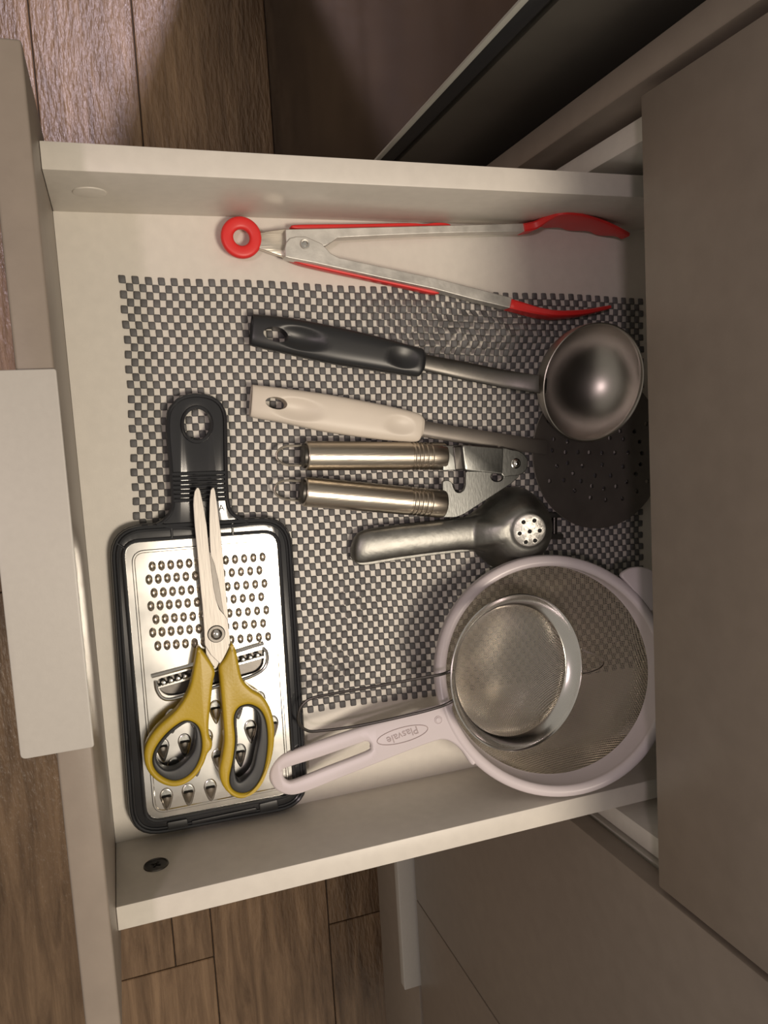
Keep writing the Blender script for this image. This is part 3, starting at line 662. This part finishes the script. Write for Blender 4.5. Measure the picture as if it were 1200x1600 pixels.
for x0, y0, n in ((260, 1244, 5), (272, 1196, 5), (254, 1166, 6), (268, 1121, 5)):
    for k in range(n):
        x = x0 + 34.3 * k; y = y0 - 7.2 * k
        if x > 436: continue
        p = on(x, y, zp)
        for o_ in (tb_, hl_, mo, mo2): put(o_, first, p, -0.02)
        first = False
# handle of the grater
zh = 0.0110
HO = smooth_loop(P2([(243, 822), (252, 813), (262, 803), (267, 790), (266, 760), (263, 720), (259.5, 680), (259.5, 655), (264, 637), (278, 622), (296, 615.5), (315, 615), (334, 620), (348, 632), (354.5, 650), (355.5, 680), (356, 720), (357, 760), (359, 785), (364, 798), (376, 808), (388, 814), (384, 822), (300, 828)], zh), 4)
HH = ell(308, 663, 20.5, 24.5, 0, zh)
gh = finish('handle', plate([HO, HH], 0.003, zh - 0.0016, 0.0008), M['black'], gr, label='glossy black handle with a round hanging hole')
finish('handle_rim', tube([(x, y, zh - 0.001) for x, y in offs(HO if area2(HO) > 0 else HO[::-1], 0.0013)], 0.0014, 8, closed=True), M['black'], gr)
finish('hole_rim', tube([(x, y, zh - 0.0012) for x, y in offs(HH if area2(HH) > 0 else HH[::-1], -0.0011)], 0.0013, 8, closed=True), M['black'], gr)
for k in range(7):
    y = 740.5 + 6.9 * k; o = finish('grip_ridge', tube([on(267 + k * 0.3, y + 0.5, zh - 0.0010), on(354 + k * 0.3, y - 2.5, zh - 0.0010)], 0.0013, 8), M['black'], gr)
def text(s, loc, rz, size, m, parent, name, ext=0.0002, normal=None, font_off=0.0):
    cu = bpy.data.curves.new(name, 'FONT'); cu.body = s; cu.size = size; cu.extrude = ext; cu.align_x = 'CENTER'; cu.align_y = 'CENTER'; cu.offset = font_off
    o = bpy.data.objects.new('tmp', cu); COL.objects.link(o)
    mt = Matrix.Rotation(rz, 4, 'Z')
    if normal is not None:
        e1, e2, e3 = frame_of(normal, (math.cos(rz), math.sin(rz), 0)); mt = Matrix((( e1.x, e2.x, e3.x, 0), (e1.y, e2.y, e3.y, 0), (e1.z, e2.z, e3.z, 0), (0, 0, 0, 1)))
    bpy.context.view_layer.update(); dg = bpy.context.evaluated_depsgraph_get()
    me = bpy.data.meshes.new_from_object(o.evaluated_get(dg)); bpy.data.objects.remove(o, do_unlink=True)
    bm = bmesh.new(); bm.from_mesh(me); bm.transform(Matrix.Translation(loc) @ mt)
    return finish(name, bm, m, parent, smooth=False, recalc=False)
# screen right = +Y, screen up = -X
for ch, x in (('N', 321.5), ('A', 346)):
    text(ch, on(x, 794, zh - 0.0015), math.pi / 2 + 0.04, 0.0062, M['grey'], gr, 'lettering')

# ------------------------------------------------------------------ scissors lying on the grater
sc_ = thing('scissors', 'kitchen scissors with mustard yellow handles lying open on the grater', 'scissors', (*on(338, 1000, 0)[:2], 0.0125))
BA = [(307.5, 762), (304, 768), (302.3, 778), (302, 790), (304, 820), (308, 860), (312, 905), (316, 945), (319, 985), (320, 1008), (330, 1024), (344.5, 1038), (353, 1022), (360.5, 1006), (358, 985), (355.5, 968), (351, 961), (343, 952), (338, 938), (334, 918), (330.5, 892), (327, 860), (323, 820), (318, 790), (313, 767), (310.5, 762)]
BB = [(332, 762), (329, 766), (327.5, 780), (327, 810), (327.5, 840), (330, 880), (325, 940), (320, 1000), (322, 1022), (330, 1036), (337, 1046), (344, 1034), (358, 1000), (356.5, 960), (353, 920), (349.5, 880), (345.5, 836), (340.5, 795), (336.5, 768), (334.5, 762)]
zB = 0.0188; finish('blade', plate([P2(BB, zB)], zB - 0.0017, zB, 0.0003, 2), M['blade'], sc_, angle=0.25)
zA = 0.0207; finish('blade', plate([P2(BA, zA)], zA - 0.0017, zA, 0.0003, 2), M['blade'], sc_, angle=0.25)
BG = [(326, 858), (330, 892), (334, 920), (338, 940), (344, 953), (350.5, 960.5), (346, 935), (341, 905), (335, 880)]
finish('ground_bevel', plate([P2(BG, zA)], zA - 0.0018, zA - 0.0008, 0.0002, 1), M['dark_steel'], sc_, label='darker hollow-ground edge')
c = on(338, 990.5, zA)
finish('pivot_ring', lathe([(0.0038, 0), (0.0040, 0.0009), (0.0056, 0.0009), (0.0062, 0)], c, seg=36), M['dark_steel'], sc_)
finish('pivot_screw', lathe([(0, 0.0016), (0.0022, 0.0013), (0.0036, 0.0003), (0.0038, 0)], c, seg=30), M['chrome'], sc_)
zy = 0.0235
YL = [(310, 1012), (306.5, 1026), (304, 1040), (299, 1066), (291, 1088), (275, 1111), (250, 1133), (233, 1154), (225.5, 1175), (227, 1196), (236, 1213), (253, 1226), (272, 1230.5), (290, 1226), (306, 1214), (318, 1196), (325, 1178), (331, 1171), (332, 1160), (327.5, 1150), (326.5, 1130), (330, 1096), (333, 1068), (336, 1048), (322, 1024)]
YLh = [(292, 1127), (276, 1134), (256, 1152), (241, 1175), (239, 1196), (250, 1212), (270, 1221), (290, 1216), (306, 1200), (315, 1176), (315, 1152), (308, 1134)]
YLo = [(292, 1130), (277, 1139), (262, 1152), (247, 1174), (245, 1190), (258, 1203), (276, 1201), (294, 1186), (304, 1170), (306, 1146), (301, 1133)]
YR = [(361.5, 1005), (369, 1016), (374, 1040), (380, 1063), (394, 1078), (410, 1088), (422, 1106), (428.5, 1129), (429.5, 1152), (426.5, 1180), (418, 1208), (406, 1230), (390, 1245), (374, 1249), (358, 1241), (347, 1226), (343.5, 1206), (348, 1180), (351, 1156), (349, 1120), (346, 1084), (344, 1060), (343, 1042), (352, 1029), (359, 1014)]
YRh = [(384, 1102), (372, 1108), (366, 1124), (368, 1156), (365, 1186), (359, 1216), (362, 1232), (374, 1240), (390, 1238), (404, 1224), (414, 1200), (419, 1164), (417, 1132), (409, 1112), (396, 1103)]
YRo = [(384, 1105), (373, 1112), (370, 1128), (371.5, 1160), (367, 1196), (371, 1220), (381, 1219), (395, 1202), (401, 1176), (406, 1150), (406, 1124), (398, 1109)]
for o_, h_, i_ in ((YL, YLh, YLo), (YR, YRh, YRo)):
    hd = finish('handle', plate([P2s(o_, zy, 4), P2s(h_, zy, 4)], 0.0128, zy, 0.0024, 4), M['yellow'], sc_, label='mustard yellow loop handle')
    finish('grip_insert', plate([P2s([(x, y) for x, y in offs(h_, 0.0)], zy, 4), P2s(i_, zy - .001, 4)], 0.0132, zy - 0.0008, 0.0012, 3), M['grey'], hd, label='dark grey soft grip inside the loop')

# ------------------------------------------------------------------ large sieve
SN = Vector((-0.269, -0.329, 1)).normalized(); SCN = Vector((0.345, 0.3226, 0.062))
sv = thing('sieve', 'large pale lilac plastic sieve with wire mesh bowl and slotted flat handle', 'sieve', (SCN.x, SCN.y, 0))
R0 = 0.0897
prof = []
for k in range(13):
    t = math.pi * k / 12; prof.append((R0 - 0.0042 + 0.0042 * math.cos(t), 0.0030 * math.sin(t) - 0.0005))
prof += [(R0 - 0.0086, -0.003), (R0 - 0.0096, -0.014), (R0 - 0.0104, -0.0155), (R0 - 0.0088, -0.0158), (R0 - 0.0078, -0.006), (R0 - 0.004, -0.004), (R0 - 0.0012, -0.006), (R0, -0.005)]
rb_ = lathe(prof, SCN, SN, seg=96, closed=True); SHV = Vector((-0.0042, -0.0032, 0))
for v in rb_.verts:
    h = (v.co - SCN).dot(SN); v.co += SHV * min(1, max(0, (-h - 0.002) / 0.0125))
finish('rim', rb_, M['lilac'], sv, label='pale lilac plastic rim')
def wire_bowl(c_, n_, rad, top, depth, pitch, wr, power=2.0, ang=0.0, xdir=(0, 1, 0)):
    bm = bmesh.new(); e1, e2, e3 = frame_of(n_, xdir); ca, sa = math.cos(ang), math.sin(ang)
    u_ = e1 * ca + e2 * sa; v_ = -e1 * sa + e2 * ca; N = int(rad / pitch)
    def dz(a, b_):
        q = (a * a + b_ * b_) / (rad * rad); return top - depth * max(0.0, 1 - q ** (power / 2)) ** 0.62
    def strip(line):
        rows = []
        for p, side in line:
            rows.append([bm.verts.new(p + side * wr), bm.verts.new(p + e3 * wr * 0.9), bm.verts.new(p - side * wr)])
        for a, b_ in zip(rows[:-1], rows[1:]):
            for k in range(2): bm.faces.new((a[k], a[k + 1], b_[k + 1], b_[k]))
    for i in range(-N, N + 1):
        x = i * pitch; L_ = math.sqrt(max(0, rad * rad - x * x)); m_ = max(3, int(L_ / 0.0028))
        for A_, B_ in ((u_, v_), (v_, u_)):
            line = []
            for k in range(-m_, m_ + 1):
                y = L_ * math.sin(math.pi / 2 * k / m_); h = dz(x, y); line.append((Vector(c_) + A_ * x + B_ * y + e3 * (h + (wr * 0.8 if A_ is v_ else 0)), A_))
            strip(line)
    return bm
wb = wire_bowl(SCN + SHV, SN, R0 - 0.0094, -0.0145, 0.0375, 0.00130, 0.00026, 2.4, 0.10)
finish('wire_mesh', wb, M['mesh'], sv, kind='stuff', label='fine woven wire mesh bowl', recalc=False, smooth=True)
# flat handle in the plane of the rim
def PP(pts, off=0.0): return [tuple(onpl(x, y, SCN + SN * off, SN))[:2] for x, y in pts]
lf = lambda x, y: SCN.z - (SN.x * (x - SCN.x) + SN.y * (y - SCN.y)) / SN.z
HS = [(706, 1098), (680, 1103), (633, 1116), (569, 1134), (510, 1153), (460, 1171), (437, 1181), (424, 1196), (421, 1214), (430, 1232), (450, 1241), (475, 1237), (530, 1215), (580, 1195), (630, 1175), (676, 1158), (694, 1155), (708, 1161), (721, 1173), (736, 1194), (742, 1189), (731, 1172), (718, 1149), (709, 1124), (706, 1106)]
SL = [(447, 1199), (500, 1182), (560, 1161), (570, 1157.5), (577, 1160), (578, 1167), (572, 1174), (510, 1198), (462, 1217), (450, 1219), (443, 1213), (442, 1204)]
hd = finish('handle', plate([smooth_loop(PP(HS), 4), smooth_loop(PP(SL), 4)], -0.0025, 0.0020, 0.0018, 4, lift=lf), M['lilac'], sv, label='slotted lilac handle')
bm = bmesh.new()
ov_ = [(629 + 41 * math.cos(t) * math.cos(-0.27) - 11.5 * math.sin(t) * math.sin(-0.27), 1148.5 + 41 * math.cos(t) * math.sin(-0.27) + 11.5 * math.sin(t) * math.cos(-0.27)) for t in [2 * math.pi * k / 40 for k in range(40)]]
tube([onpl(x, y, SCN + SN * 0.0019, SN) for x, y in ov_], 0.00035, 6, closed=True, bm=bm)
finish('oval_outline', bm, M['engr'], hd)
pA = onpl(660, 1139, SCN, SN); pB = onpl(600, 1157, SCN, SN); dv = pB - pA
text('Plasvale', onpl(629, 1148.5, SCN + SN * 0.0021, SN), math.atan2(dv.y, dv.x), 0.0080, M['engr'], hd, 'lettering', 0.00012, normal=SN)
finish('moulded_dot', lathe([(0, 0.0006), (0.0017, 0.0005), (0.0022, -0.0002), (0.0027, 0.0003), (0.0031, -0.0002)], onpl(685, 1125, SCN + SN * 0.0020, SN), SN, seg=24), M['lilac'], hd)
tab = [(970, 899), (982, 889), (995, 886), (1008, 887), (1020, 893), (1028, 908), (1032, 940), (1015, 955), (998, 935), (980, 912)]
finish('hook_tab', plate([smooth_loop(PP(tab, 0.0), 4)], -0.003, 0.001, 0.0012, 3, lift=lf), M['lilac'], sv)

# ------------------------------------------------------------------ small strainer resting in the sieve
TN = Vector((-0.093, 0.105, 1)).normalized(); TC = Vector((*on(810.5, 1050, 0.064)[:2], 0.064)); TR = 0.0573
ss = thing('strainer', 'small all-steel tea strainer with wire handle resting inside the lilac sieve', 'strainer', (TC.x, TC.y, 0.01))
prof = [(TR - 0.0006, 0.0004), (TR, 0.0009), (TR + 0.0007, 0.0004), (TR + 0.0003, -0.001), (TR - 0.0055, -0.0080), (TR - 0.0075, -0.0088), (TR - 0.0082, -0.0084), (TR - 0.0062, -0.0076), (TR - 0.0012, -0.0008)]
finish('rim', lathe(prof, TC, TN, seg=96, closed=True), M['sheet'], ss, label='shiny steel collar')
finish('wire_mesh', wire_bowl(TC, TN, TR - 0.0080, -0.0085, 0.024, 0.00118, 0.00022, 2.0, 0.6), M['mesh_b'], ss, kind='stuff', label='very fine woven wire mesh', recalc=False)
hp_ = [(709, 1046, 0.061), (700, 1050, 0.060), (688, 1054, 0.056), (660, 1059, 0.050), (600, 1070, 0.039), (520, 1084, 0.026), (487, 1091, 0.0215), (472, 1102, 0.020), (466.5, 1117, 0.0195), (468, 1131, 0.0195), (477, 1140, 0.020), (495, 1142.5, 0.022), (560, 1134, 0.033), (640, 1117, 0.046), (682, 1106, 0.054), (700, 1099, 0.058), (710, 1093, 0.059)]
finish('wire_handle', tube(smooth_loop([tuple(on(*q)) for q in hp_], 5, False), 0.00112, 8), M['dark_steel'], ss, label='long bent wire handle')
hk = [(908, 1014, 0.060), (918, 1019, 0.059), (936, 1026, 0.056), (943, 1034, 0.055), (938, 1043, 0.056), (922, 1050, 0.058), (908, 1053, 0.060)]
finish('rest_hook', tube(smooth_loop([tuple(on(*q)) for q in hk], 4, False), 0.0010, 8), M['chrome'], ss)
